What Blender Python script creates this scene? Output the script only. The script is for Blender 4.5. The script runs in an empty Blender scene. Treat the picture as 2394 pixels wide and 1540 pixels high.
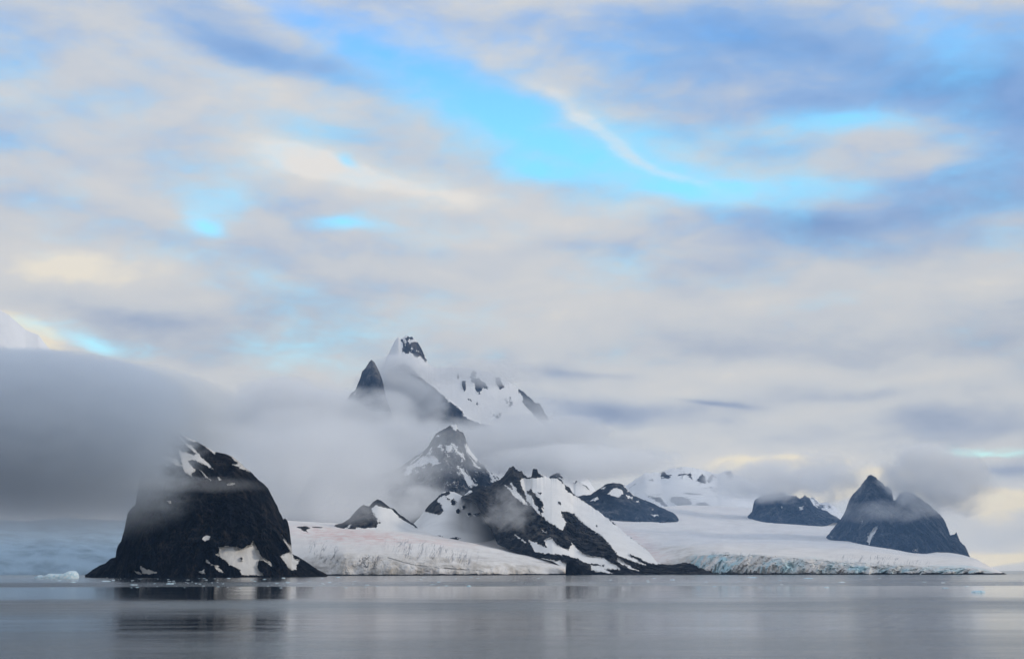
import bpy, bmesh, math, random
import numpy as np
from mathutils import Vector, Matrix

R = math.radians
SC = bpy.context.scene
COL = SC.collection

# ------------------------------------------------------------------ camera
W, H = 1024.0, 658.0
FPX = 1236.0                      # focal length in pixels of a 1024 px frame
CAM_Z = 6.0
HORIZON = 571.0
PITCH = math.atan((HORIZON - H / 2) / FPX)
ROLL = R(-0.13)
cam_data = bpy.data.cameras.new('camera')
cam_data.sensor_width = 36.0
cam_data.lens = 36.0 * FPX / W
cam_data.clip_start = 0.5
cam_data.clip_end = 200000.0
cam = bpy.data.objects.new('camera', cam_data)
COL.objects.link(cam)
cam.location = (0, 0, CAM_Z)
CAM_M = Matrix.Rotation(math.pi / 2 + PITCH, 3, 'X') @ Matrix.Rotation(ROLL, 3, 'Z')
cam.rotation_euler = CAM_M.to_euler()
SC.camera = cam
CM = np.array(CAM_M)

# ------------------------------------------------------------------ render settings
SC.render.engine = 'CYCLES'
SC.view_settings.view_transform = 'Standard'
SC.view_settings.look = 'None'
SC.view_settings.exposure = 0.0
SC.view_settings.gamma = 1.0
SC.view_settings.use_curve_mapping = False
cy = SC.cycles
cy.use_denoising = True
try:
    cy.denoiser = 'OPENIMAGEDENOISE'
    cy.denoising_input_passes = 'RGB_ALBEDO_NORMAL'
    cy.denoising_prefilter = 'ACCURATE'
except Exception:
    pass
cy.max_bounces = 8
cy.diffuse_bounces = 2
cy.glossy_bounces = 2
cy.transmission_bounces = 0
cy.volume_bounces = 6
cy.transparent_max_bounces = 8
cy.volume_step_rate = 0.7
cy.volume_max_steps = 256
cy.use_adaptive_sampling = True
cy.adaptive_threshold = 0.02

SUN_AZ, SUN_EL = R(100), R(20)    # well to the right, low

# photo coordinates: disp = the 2394 x 1540 view of the photograph
K = 1024.0 / 2394.0
KS = 1024.0 / 3707.0


def zoom(x0, y0, s):
    return lambda pts: [((x0 + x * s) * KS, (y0 + y * s) * KS) for x, y in pts]


Z1 = zoom(300, 1500, 950 / 2394)
Z2 = zoom(1150, 1180, 950 / 2394)
Z3 = zoom(1050, 1650, 950 / 2394)
Z4 = zoom(1900, 1650, 950 / 2394)
Z5 = zoom(2600, 1650, 1107 / 2394)
Z6 = zoom(0, 1850, 950 / 2394)


def D(pts):
    return [(x * K, y * K) for x, y in pts]


def rays(px, py):
    """horizontal unit direction and slope of the ray through each pixel"""
    px = np.asarray(px, float); py = np.asarray(py, float)
    c = np.stack([(px - W / 2) / FPX, -(py - H / 2) / FPX, -np.ones_like(px)], -1)
    w = c @ CM.T
    h = np.hypot(w[..., 0], w[..., 1])
    return w[..., 0] / h, w[..., 1] / h, w[..., 2] / h


def at(px, py, d):
    hx, hy, s = rays(px, py)
    return np.stack([hx * d, hy * d, CAM_Z + s * d], -1)


def water_py(px, d, z=-4.0):
    """row where the height z is seen at distance d in column px"""
    py = np.full_like(np.asarray(px, float), HORIZON)
    for _ in range(4):
        s = rays(px, py)[2]
        py = py + (s - (z - CAM_Z) / d) * FPX * 0.98
    return py


# ------------------------------------------------------------------ node helpers
class NT:
    def __init__(self, tree):
        self.t = tree; self.n = tree.nodes; self.l = tree.links

    def node(self, typ, **kw):
        nd = self.n.new(typ)
        for k, v in kw.items():
            setattr(nd, k, v)
        return nd

    def put(self, sock, v):
        if v is None:
            return
        if isinstance(v, bpy.types.NodeSocket):
            self.l.new(v, sock)
        else:
            sock.default_value = v

    def math(self, op, a, b=None, c=None, clamp=False):
        nd = self.node('ShaderNodeMath', operation=op, use_clamp=clamp)
        self.put(nd.inputs[0], a); self.put(nd.inputs[1], b); self.put(nd.inputs[2], c)
        return nd.outputs[0]

    def add(self, a, b): return self.math('ADD', a, b)
    def sub(self, a, b): return self.math('SUBTRACT', a, b)
    def mul(self, a, b): return self.math('MULTIPLY', a, b)

    def vmath(self, op, a, b=None, out=0):
        nd = self.node('ShaderNodeVectorMath', operation=op)
        self.put(nd.inputs[0], a)
        if op == 'SCALE':
            self.put(nd.inputs['Scale'], b)
        else:
            self.put(nd.inputs[1], b)
        return nd.outputs[out]

    def noise(self, vec, scale, detail=4.0, rough=0.5, distortion=0.0, typ='FBM', lac=2.0, normalize=True):
        nd = self.node('ShaderNodeTexNoise', noise_dimensions='3D')
        nd.noise_type = typ
        if hasattr(nd, 'normalize'):
            nd.normalize = normalize
        self.put(nd.inputs['Vector'], vec)
        nd.inputs['Scale'].default_value = scale
        nd.inputs['Detail'].default_value = detail
        nd.inputs['Roughness'].default_value = rough
        nd.inputs['Lacunarity'].default_value = lac
        nd.inputs['Distortion'].default_value = distortion
        return nd.outputs['Fac']

    def mapping(self, vec, loc=(0, 0, 0), rot=(0, 0, 0), scale=(1, 1, 1), typ='POINT'):
        nd = self.node('ShaderNodeMapping', vector_type=typ)
        self.put(nd.inputs['Vector'], vec)
        nd.inputs['Location'].default_value = loc
        nd.inputs['Rotation'].default_value = rot
        nd.inputs['Scale'].default_value = scale
        return nd.outputs[0]

    def ramp(self, fac, lo, hi, smooth=True, a=0.0, b=1.0):
        nd = self.node('ShaderNodeMapRange')
        nd.interpolation_type = 'SMOOTHSTEP' if smooth else 'LINEAR'
        self.put(nd.inputs['Value'], fac)
        nd.inputs['From Min'].default_value = lo; nd.inputs['From Max'].default_value = hi
        nd.inputs['To Min'].default_value = a; nd.inputs['To Max'].default_value = b
        return nd.outputs['Result']

    def colramp(self, fac, stops, interp='LINEAR'):
        nd = self.node('ShaderNodeValToRGB')
        cr = nd.color_ramp; cr.interpolation = interp
        while len(cr.elements) < len(stops):
            cr.elements.new(0.5)
        for e, (p, c) in zip(cr.elements, stops):
            e.position = p; e.color = (*c, 1)
        self.put(nd.inputs[0], fac)
        return nd.outputs[0]

    def mix(self, fac, a, b, blend='MIX'):
        nd = self.node('ShaderNodeMix', data_type='RGBA', blend_type=blend)
        self.put(nd.inputs['Factor'], fac)
        self.put(nd.inputs[6], a if isinstance(a, bpy.types.NodeSocket) else (*a, 1))
        self.put(nd.inputs[7], b if isinstance(b, bpy.types.NodeSocket) else (*b, 1))
        return nd.outputs[2]


def srgb(r, g, b):
    f = lambda c: (c / 12.92 if c <= 0.04045 else ((c + 0.055) / 1.055) ** 2.4)
    return (f(r / 255), f(g / 255), f(b / 255))


# ------------------------------------------------------------------ sky (world)
def sky_angles(x, y):
    """azimuth and elevation in degrees of a disp pixel"""
    hx, hy, s = rays(x * K, y * K)
    return math.degrees(math.atan2(hx, hy)), math.degrees(math.atan(s))


DEG = math.degrees(K / FPX)       # degrees per disp pixel near the middle

world = bpy.data.worlds.new('World')
SC.world = world
world.use_nodes = True
world.cycles.sampling_method = 'MANUAL'
world.cycles.sample_map_resolution = 512
wt = NT(world.node_tree)
wt.n.clear()
tc = wt.node('ShaderNodeTexCoord')
direc = tc.outputs['Generated']
sep = wt.node('ShaderNodeSeparateXYZ'); wt.l.new(direc, sep.inputs[0])
az = wt.mul(wt.math('ARCTAN2', sep.outputs[0], sep.outputs[1]), 57.29578)
el = wt.mul(wt.math('ARCSINE', sep.outputs[2]), 57.29578)
# the cloud deck seen in perspective: features flatten towards the horizon
deck = wt.mapping(direc, scale=(1, 1, 2.3))
wn1 = wt.node('ShaderNodeTexNoise', noise_dimensions='3D')
wt.put(wn1.inputs['Vector'], deck)
wn1.inputs['Scale'].default_value = 7.0; wn1.inputs['Detail'].default_value = 5.0; wn1.inputs['Roughness'].default_value = 0.45
warp = wt.vmath('SCALE', wt.vmath('SUBTRACT', wn1.outputs['Color'], (0.5, 0.5, 0.5)), 2.8)
comb = wt.node('ShaderNodeCombineXYZ')
wt.put(comb.inputs[0], az); wt.put(comb.inputs[1], el)
skyv = wt.vmath('MULTIPLY', wt.vmath('ADD', comb.outputs[0], warp), (1, 1, 0))


def blob(x, y, rx, ry, ang=0.0):
    a, e = sky_angles(x, y)
    m = wt.mapping(skyv, loc=(a, e, 0), rot=(0, 0, -R(ang)), scale=(rx * DEG, ry * DEG, 1), typ='TEXTURE')
    q = wt.vmath('DOT_PRODUCT', m, m, out='Value')
    return wt.math('POWER', 2.718, wt.mul(q, -0.9))


def blobs(lst, base):
    acc = base
    for *g, w in lst:
        acc = wt.math('MULTIPLY_ADD', blob(*g), w, acc)
    return acc


na = wt.noise(deck, 5.0, 5.0, 0.5, 0.3)
nb = wt.noise(wt.mapping(deck, loc=(3.1, 1.7, 5.2)), 11.0, 4.0, 0.5, 0.25)
nc = wt.noise(wt.mapping(deck, loc=(3.1, 1.7, 5.235)), 11.0, 4.0, 0.5, 0.25)   # the same billows a little higher: lit tops, shaded bases
relief = wt.sub(nb, nc)
na0 = wt.sub(na, 0.5); nb0 = wt.sub(nb, 0.5)
nd0 = wt.sub(wt.noise(wt.mapping(deck, loc=(7.7, 2.2, 1.1)), 26.0, 5.0, 0.55, 0.3), 0.5)
GAPS = [(720, 40, 230, 45, 22, .62), (950, 130, 230, 50, 25, .42), (1180, 230, 280, 55, 22, .30),
        (1240, 325, 300, 60, 17, .78), (1520, 350, 200, 60, 25, .55), (1250, 395, 90, 25, 10, .5),
        (1650, 455, 190, 32, 8, .62), (1960, 285, 170, 28, 3, .7), (2200, 70, 170, 70, 20, .45),
        (830, 362, 28, 16, 20, .55), (490, 528, 45, 28, 10, .62), (545, 445, 60, 30, 40, .3),
        (835, 520, 85, 20, -3, .72), (110, 762, 100, 24, 12, .40), (240, 800, 100, 16, 5, .34),
        (650, 870, 130, 70, 20, .12), (2290, 1042, 130, 12, -3, .72), (2330, 1112, 90, 9, -2, .3),
        (640, 690, 180, 50, 25, .2), (720, 300, 120, 22, 5, .25), (1950, 450, 110, 20, 5, .35),
        (1470, 340, 230, 18, 29, -.38),
        (600, 800, 260, 110, 15, .13), (480, 460, 130, 60, 30, .22), (1050, 590, 150, 30, 0, .14), (1600, 620, 300, 40, 0, .12), (1560, 130, 260, 90, 10, .16), (880, 700, 240, 60, 0, .1)]
clear = blobs(GAPS, wt.math('MULTIPLY_ADD', na0, 0.55, wt.math('MULTIPLY_ADD', nb0, -0.95, wt.math('MULTIPLY_ADD', nd0, -0.75, wt.ramp(el, 3.0, 18.0, False, -0.30, 0.08)))))
clearf = wt.ramp(clear, -0.06, 1.10)
LIGHT = [(1470, 340, 230, 20, 29, .55), (670, 225, 190, 48, 8, .30), (700, 375, 170, 48, 10, .46), (1000, 425, 230, 34, 9, .36),
         (280, 640, 300, 60, 5, .32), (250, 430, 250, 90, 5, .12), (1150, 540, 200, 40, 6, .22), (1230, 700, 250, 60, 0, .20),
         (2170, 320, 130, 55, 10, .30), (1450, 500, 80, 20, 5, .2), (1050, 760, 250, 40, 0, .22), (1900, 690, 220, 30, 0, .16),
         (150, 150, 180, 60, 25, .1), (20, 780, 120, 60, 0, .7), (2330, 660, 150, 40, 0, .16),
         (1800, 860, 300, 26, 0, .20), (2100, 880, 160, 20, 0, .22), (1500, 1060, 330, 30, 0, .16), (1560, 920, 160, 18, 0, .1),
         (1800, 1105, 150, 30, 0, .55), (2210, 1140, 180, 30, 8, .6), (2320, 1190, 120, 40, 0, .3), (1900, 1165, 120, 24, 0, .5), (2020, 1075, 160, 20, 0, .2), (2290, 1280, 130, 18, 0, .62), (2050, 960, 300, 20, 0, .06),
         # shade
         (560, 115, 240, 60, 20, -.34), (820, 185, 140, 40, 15, -.20), (1750, 130, 380, 90, 5, -.40), (2300, 230, 240, 110, 0, -.46), (1560, 60, 250, 50, 0, -.12),
         (2300, 450, 210, 65, 0, -.44), (1880, 525, 200, 34, 4, -.30), (2100, 560, 300, 50, 10, -.16), (1450, 590, 250, 26, 0, -.10),
         (640, 720, 230, 50, 8, -.20), (1000, 600, 200, 26, 0, -.08), (60, 60, 140, 70, 0, -.16), (250, 740, 200, 26, 5, -.16), (100, 360, 200, 26, 4, -.1),
         (1350, 872, 120, 15, 3, -.24), (1420, 975, 160, 28, 3, -.46), (1690, 952, 95, 9, 6, -.34), (2000, 930, 150, 18, 0, -.14),
         (2250, 985, 220, 30, 0, -.18), (2250, 1080, 190, 14, 3, -.24), (1900, 780, 420, 40, 2, -.12), (2200, 800, 220, 30, 0, -.08)]
light = blobs(LIGHT, wt.math('MULTIPLY_ADD', na0, 0.30, wt.math('MULTIPLY_ADD', nb0, 0.17, wt.math('MULTIPLY_ADD', nd0, 0.13, wt.math('MULTIPLY_ADD', relief, 0.6, 0.58)))))
light = wt.math('MAXIMUM', light, 0.0)
hi_col = wt.colramp(light, [(0.0, srgb(104, 146, 204)), (0.32, srgb(148, 180, 222)), (0.60, srgb(203, 207, 212)), (0.84, srgb(222, 219, 213)), (1.0, srgb(238, 232, 222))])
lo_col = wt.colramp(light, [(0.0, srgb(132, 144, 168)), (0.32, srgb(176, 182, 192)), (0.60, srgb(213, 212, 207)), (0.84, srgb(226, 221, 210)), (1.0, srgb(255, 240, 206))])
cloud_col = wt.mix(wt.ramp(el, 9.0, 19.0), lo_col, hi_col)

sky = wt.node('ShaderNodeTexSky')
sky.sky_type = 'NISHITA'
sky.sun_disc = False
sky.sun_elevation = SUN_EL
sky.sun_rotation = SUN_AZ
sky.altitude = 10
sky.air_density = 1.0
sky.dust_density = 0.3
sky.ozone_density = 1.0
bg_sky = wt.node('ShaderNodeBackground')
# a multiplied tint turns the sky in the gaps turquoise, deeper blue higher up
tint = wt.mix(wt.ramp(el, 19.0, 27.0), (1.5, 3.0, 2.9), (1.35, 2.3, 3.2))
wt.l.new(wt.mix(1.0, sky.outputs[0], tint, 'MULTIPLY'), bg_sky.inputs[0])
bg_sky.inputs[1].default_value = 0.13
bg_cloud = wt.node('ShaderNodeBackground')
wt.l.new(cloud_col, bg_cloud.inputs[0])
bg_cloud.inputs[1].default_value = 1.08
mixs = wt.node('ShaderNodeMixShader')
wt.l.new(clearf, mixs.inputs[0])
wt.l.new(bg_cloud.outputs[0], mixs.inputs[1])
wt.l.new(bg_sky.outputs[0], mixs.inputs[2])
wout = wt.node('ShaderNodeOutputWorld')
wt.l.new(mixs.outputs[0], wout.inputs[0])

# ------------------------------------------------------------------ sun behind thin cloud
sun_d = bpy.data.lights.new('sun', 'SUN')
sun_d.energy = 1.5
sun_d.angle = R(10)
sun_d.color = (1.0, 0.90, 0.76)
sun = bpy.data.objects.new('sun', sun_d)
COL.objects.link(sun)
sv = Vector((math.sin(SUN_AZ) * math.cos(SUN_EL), math.cos(SUN_AZ) * math.cos(SUN_EL), math.sin(SUN_EL)))
sun.rotation_euler = sv.to_track_quat('Z', 'Y').to_euler()
sun.location = sv * 500

# ------------------------------------------------------------------ numpy noise
_rng = np.random.RandomState(7)
_perm = np.concatenate([_rng.permutation(256)] * 3)
_grad = _rng.normal(size=(256, 3)); _grad /= np.linalg.norm(_grad, axis=1)[:, None]


def perlin(p):
    i = np.floor(p).astype(int); f = p - i
    u = f * f * f * (f * (f * 6 - 15) + 10)
    i &= 255
    def g(dx, dy, dz):
        h = _perm[_perm[_perm[(i[..., 0] + dx) & 255] + ((i[..., 1] + dy) & 255)] + ((i[..., 2] + dz) & 255)]
        gr = _grad[h]
        return gr[..., 0] * (f[..., 0] - dx) + gr[..., 1] * (f[..., 1] - dy) + gr[..., 2] * (f[..., 2] - dz)
    ux, uy, uz = u[..., 0], u[..., 1], u[..., 2]
    def L(a, b, t): return a + (b - a) * t
    return L(L(L(g(0, 0, 0), g(1, 0, 0), ux), L(g(0, 1, 0), g(1, 1, 0), ux), uy),
             L(L(g(0, 0, 1), g(1, 0, 1), ux), L(g(0, 1, 1), g(1, 1, 1), ux), uy), uz) * 1.4


def fbm(p, octv=5, gain=0.5):
    a, s, o = 1.0, 0.0, 0.0
    q = p.copy()
    for k in range(octv):
        o = o + a * perlin(q); s += a
        a *= gain; q = q * 2.03 + 17.3
    return o / s


def ridged(p, octv=5, gain=0.55):
    a, s, o = 1.0, 0.0, 0.0
    q = p.copy()
    for k in range(octv):
        o = o + a * (1 - np.abs(perlin(q)) * 2); s += a
        a *= gain; q = q * 2.07 + 11.9
    return o / s


def pl(pts, x):
    pts = sorted(pts)
    return np.interp(x, [p[0] for p in pts], [p[1] for p in pts])


def poly_sd(px, py, poly):
    """signed distance to a polygon outline in pixels, positive inside"""
    q = np.array(poly); m = 6
    out = np.full(px.shape, -99.0)
    sel = (px > q[:, 0].min() - m) & (px < q[:, 0].max() + m) & (py > q[:, 1].min() - m) & (py < q[:, 1].max() + m)
    if not sel.any():
        return out
    x, y = px[sel], py[sel]
    d2 = np.full(x.shape, 1e9); ins = np.zeros(x.shape, bool)
    for i in range(len(q)):
        ax, ay = q[i - 1]; bx, by = q[i]
        ex, ey = bx - ax, by - ay
        t = np.clip(((x - ax) * ex + (y - ay) * ey) / (ex * ex + ey * ey + 1e-9), 0, 1)
        d2 = np.minimum(d2, (x - ax - t * ex) ** 2 + (y - ay - t * ey) ** 2)
        c = (ay > y) != (by > y)
        ins ^= c & (x < ex * (y - ay) / (ey if abs(ey) > 1e-9 else 1e-9) + ax)
    out[sel] = np.where(ins, 1, -1) * np.sqrt(d2)
    return out


def polys_sd(px, py, polys):
    o = np.full(px.shape, -99.0)
    for p in polys:
        o = np.maximum(o, poly_sd(px, py, p))
    return o


# ------------------------------------------------------------------ materials
def new_mat(name):
    m = bpy.data.materials.new(name); m.use_nodes = True
    t = NT(m.node_tree); t.n.clear()
    out = t.node('ShaderNodeOutputMaterial')
    return m, t, out


def attr(t, name):
    a = t.node('ShaderNodeAttribute'); a.attribute_name = name
    return a.outputs['Fac']


def terrain_mat(name, rock=((0.012, 0.013, 0.016), (0.03, 0.027, 0.025), (0.05, 0.042, 0.036)), snow=(0.83, 0.81, 0.785),
                scale=1.0, dust=0.0, bump=1.0, streak=3.0, glacier=False, bare=0.0, up_lo=0.25, up_hi=0.8, mottle=0.1):
    m, t, out = new_mat(name)
    geo = t.node('ShaderNodeNewGeometry')
    pos = geo.outputs['Position']
    big = t.noise(pos, 0.012 / scale, 5, 0.55)
    streaks = t.noise(t.mapping(pos, scale=(1, 1, 1 / streak)), 0.06 / scale, 6, 0.62)
    fine = t.noise(pos, 0.25 / scale, 5, 0.65)
    f = t.math('MULTIPLY_ADD', streaks, 0.75, t.math('MULTIPLY_ADD', fine, 0.45, t.mul(big, 0.35)))
    rockc = t.colramp(f, [(0.66, rock[0]), (0.79, rock[1]), (0.92, rock[2])])
    sn = attr(t, 'snow')
    edge = t.noise(t.mapping(pos, scale=(1, 1, 0.7)), 0.10 / scale, 6, 0.68)
    k = t.math('MULTIPLY_ADD', t.sub(edge, 0.5), 1.9, sn)
    if dust:
        nz = t.node('ShaderNodeSeparateXYZ'); t.l.new(geo.outputs['Normal'], nz.inputs[0])
        up = t.ramp(nz.outputs[2], up_lo, up_hi, False)
        k = t.add(k, t.mul(t.mul(up, t.ramp(streaks, 0.45, 0.7)), dust))
    if bare:                                                # ribs of rock breaking through the snow
        ribs = t.noise(t.mapping(pos, loc=(50, 20, 10), scale=(1, 1, 0.3)), 0.022 / scale, 6, 0.66)
        k = t.sub(k, t.mul(t.ramp(ribs, 0.55, 0.68), bare))
    fac = t.ramp(k, 0.44, 0.56)
    soft = t.noise(t.mapping(pos, scale=(1, 1, 0.4)), 0.02 / scale, 5, 0.55)
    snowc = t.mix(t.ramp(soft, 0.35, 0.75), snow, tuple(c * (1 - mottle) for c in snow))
    if glacier:
        pk, bl, dt = attr(t, 'pink'), attr(t, 'blue'), attr(t, 'dirt')
        mott = t.noise(t.mapping(pos, scale=(1, 1, 1)), 0.05, 6, 0.6)
        snowc = t.mix(t.mul(pk, t.ramp(mott, 0.3, 0.7)), snowc, (0.72, 0.50, 0.46))
        snowc = t.mix(t.mul(dt, t.ramp(mott, 0.3, 0.75)), snowc, (0.46, 0.41, 0.35))
        strat = t.noise(t.mapping(pos, scale=(0.25, 0.25, 1.6)), 0.07, 6, 0.6)
        snowc = t.mix(t.mul(dt, t.ramp(strat, 0.52, 0.68, a=0, b=0.6)), snowc, (0.30, 0.27, 0.24))
        bm = t.noise(t.mapping(pos, scale=(1, 1, 0.6)), 0.045, 6, 0.65)
        snowc = t.mix(t.mul(bl, t.ramp(bm, 0.40, 0.66)), snowc, (0.44, 0.64, 0.70))
        cr = attr(t, 'crev')
        snowc = t.mix(t.mul(cr, 0.85), snowc, (0.22, 0.22, 0.24))  # shade inside the crevasses painted dark into the ice colour
    col = t.mix(fac, rockc, snowc)
    bs = t.node('ShaderNodeBsdfPrincipled')
    t.l.new(col, bs.inputs['Base Color'])
    t.put(bs.inputs['Roughness'], t.ramp(fac, 0, 1, False, 0.85, 0.65))
    bs.inputs['Specular IOR Level'].default_value = 0.03
    bh = t.math('MULTIPLY_ADD', streaks, 0.7, t.mul(fine, 0.5))
    bp = t.node('ShaderNodeBump')
    bp.inputs['Distance'].default_value = 9.0 * scale
    t.put(bp.inputs['Strength'], t.ramp(fac, 0, 1, False, 1.0 * bump, 0.07 * bump))
    t.l.new(bh, bp.inputs['Height'])
    t.l.new(bp.outputs[0], bs.inputs['Normal'])
    t.l.new(bs.outputs[0], out.inputs[0])
    return m


# ------------------------------------------------------------------ mesh helpers
def tag(o, label, cat=None, kind=None, group=None):
    o['label'] = label
    if cat: o['category'] = cat
    if kind: o['kind'] = kind
    if group: o['group'] = group
    return o


def mesh_object(name, co, quads, attrs, mat):
    me = bpy.data.meshes.new(name)
    me.vertices.add(len(co)); me.vertices.foreach_set('co', co.reshape(-1).astype(np.float32))
    me.loops.add(quads.size); me.loops.foreach_set('vertex_index', quads.reshape(-1).astype(np.int32))
    me.polygons.add(len(quads)); me.polygons.foreach_set('loop_start', np.arange(0, quads.size, 4, dtype=np.int32))
    me.polygons.foreach_set('use_smooth', np.ones(len(quads), bool))
    me.update(); me.validate()
    for k, v in attrs.items():
        a = me.attributes.new(k, 'FLOAT', 'POINT')
        a.data.foreach_set('value', v.astype(np.float32))
    me.materials.append(mat)
    o = bpy.data.objects.new(name, me)
    COL.objects.link(o)
    return o


def grid_mesh(name, P, attrs, mat, part=None, part_names=None):
    """P: rows x cols x 3; part gives each vertex its part (-1 = the body); the parts become children of the body"""
    n, c = P.shape[:2]
    idx = np.arange(n * c).reshape(n, c)
    q = np.stack([idx[:-1, :-1], idx[:-1, 1:], idx[1:, 1:], idx[1:, :-1]], -1).reshape(-1, 4)
    co = P.reshape(-1, 3)
    fl = np.full(len(q), -1) if part is None else part.reshape(-1)[q[:, 0]]
    groups = [-1]
    for k in range(len(part_names or [])):
        if (fl == k).sum() >= 24:
            groups.append(k)
        else:
            fl[fl == k] = -1
    body = None
    for k in groups:
        qq = q[fl == k]
        used, inv = np.unique(qq, return_inverse=True)
        o = mesh_object(name if k < 0 else part_names[k], co[used], inv.reshape(-1, 4), {kk: v.reshape(-1)[used] for kk, v in attrs.items()}, mat)
        if k < 0:
            body = o
        else:
            o.parent = body
    return body


def smooth1(v, n):
    n = int(n)
    if n < 1:
        return v
    k = np.hanning(2 * n + 3)[1:-1]; k /= k.sum()
    return np.convolve(np.pad(v, n, 'edge'), k, 'valid')


SEED = [0]


def mountain(name, label, mat, top, base, dtop, dbase, snow=(), rock=(), snowy=False, step=0.55, prof=1.3,
             jag=0.8, relief=1.0, spur=0.25, back=350.0, round_ends=True, stretch=2.5, feature=None, rows=None, edge=3.5, z0=-5.0, blur=9.0, rag=1.0):
    """a mountain body: ridge line and foot as seen, each with its own distance; the face between them is a
    sloping, gullied sheet, and a back slope closes it behind the ridge"""
    SEED[0] += 1
    sd = SEED[0] * 13.7
    xs0 = min(p[0] for p in top); xs1 = max(p[0] for p in top)
    nx = max(24, int((xs1 - xs0) / step))
    x = np.linspace(xs0, xs1, nx)
    yT = pl(top, x)
    dT = pl(dtop, x) if isinstance(dtop, list) else np.full(nx, float(dtop))
    dB = pl(dbase, x) if isinstance(dbase, list) else np.full(nx, float(dbase))
    dT, dB = smooth1(dT, 20 / step), smooth1(dB, 20 / step)
    s = (x - xs0) / (xs1 - xs0)
    if round_ends:
        w = np.clip(1 - np.abs(2 * s - 1) ** 3, 0, 1) ** 0.5
        dB = dT - (dT - dB) * np.clip(w, 0.06, 1)
    yW = water_py(x, dB, z0)
    yB = yW if base is None else np.minimum(pl(base, x), yW)
    px1 = np.stack([x, x * 0 + sd, x * 0], -1)
    jg = jag * ((0.45 - ridged(px1 * [0.11, 1, 1], 4, 0.6)) * 1.6 + fbm(px1 * [0.5, 1, 1] + 5, 4, 0.65) * 1.5) * np.clip((yB - yT) / 6, 0, 1)
    yB = np.maximum(yB, yT + 1.2)
    yS = np.minimum(np.maximum(smooth1(yT, blur / step), yT), yB)     # the face follows the broad shape, only the crest the fine one
    hpx = (yB - yT).max()
    ny = rows or max(16, int(hpx / step))
    t = np.linspace(0, 1, ny)[:, None]
    px = np.repeat(x[None], ny, 0)
    py = yB + (yS - yB) * t + (yT - yS) * t ** 14 + jg * t ** 25      # the broken crest only roughens the top of the face
    d = dB + (dT - dB) * t ** prof
    hx, hy, sl = rays(px, py)
    z = CAM_Z + d * sl
    mpp = dT.mean() / FPX                     # metres per pixel
    feat = (feature or 22.0) * mpp            # size of the main gullies
    q = np.stack([hx * d, hy * d, z], -1)
    qq = np.stack([q[..., 0] / feat, q[..., 1] / feat * 0.5, q[..., 2] / (feat * stretch)], -1) + sd
    qw = qq + 0.35 * np.stack([fbm(qq * 1.3, 3), fbm(qq * 1.3 + 31, 3), fbm(qq * 1.3 + 57, 3)], -1)
    env = np.sin(np.pi * np.clip(t, 0, 1) ** 0.8) * 0.75 + 0.25
    env = env * np.clip((yB - yT) / (0.25 * hpx), 0.05, 1) * np.clip((1 - t) * 12, 0.15, 1)
    rd = ridged(qw, 7, 0.66)
    big = fbm(qq * 0.35 + 9, 3)
    disp = -(rd - 0.45) * relief * feat * 1.35 * env - big * spur * (dT - dB).mean() * env
    # snow attribute
    shade = fbm(np.stack([px * 0.35, py * 0.35, px * 0 + sd], -1), 4, 0.6)
    if snowy:
        a = polys_sd(px, py, rock); a = -a
    else:
        a = polys_sd(px, py, snow)
        if rock:
            a = np.minimum(a, -polys_sd(px, py, rock))
    shade2 = fbm(np.stack([px * 1.1, py * 1.1, px * 0 + sd + 40], -1), 3, 0.6)
    sn = np.clip(0.5 + (a + rag * (shade * 1.9 + shade2 * 1.1)) / edge, -0.8, 1.8)
    disp = disp * (1 - 0.92 * np.clip((sn - 0.3) / 0.6, 0, 1))
    d2 = d + disp
    P = np.stack([hx * d2, hy * d2, z], -1)
    polys = rock if snowy else snow
    part = np.full(px.shape, -1)
    for i_, pg in enumerate(polys):
        part[(poly_sd(px, py, pg) > 0) & ((sn > 0.5) != snowy)] = i_
    # back slope
    nb = 7
    u = (np.arange(1, nb + 1) / nb)[:, None]
    db = dT + back * u
    zt = z[-1]
    zb = zt + (np.minimum(z[0], -5) - zt) * u ** 1.3
    rough = fbm(np.stack([np.repeat(x[None] * 0.2, nb, 0), u * 3 + 0 * x[None], 0 * x[None] + sd * u ** 0], -1), 4)
    PB = np.stack([hx[-1] * db, hy[-1] * db, zb - np.abs(rough) * 12 * u], -1)
    P = np.concatenate([P, PB], 0)
    sn = np.concatenate([sn, np.repeat(sn[-1:], nb, 0)], 0)
    part = np.concatenate([part, np.full((nb, part.shape[1]), -1)], 0)
    o = grid_mesh(name, P, {'snow': sn}, mat, part, [('rock_outcrop' if snowy else 'snow_patch')] * len(polys))
    return tag(o, label, 'mountain', 'structure')


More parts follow.
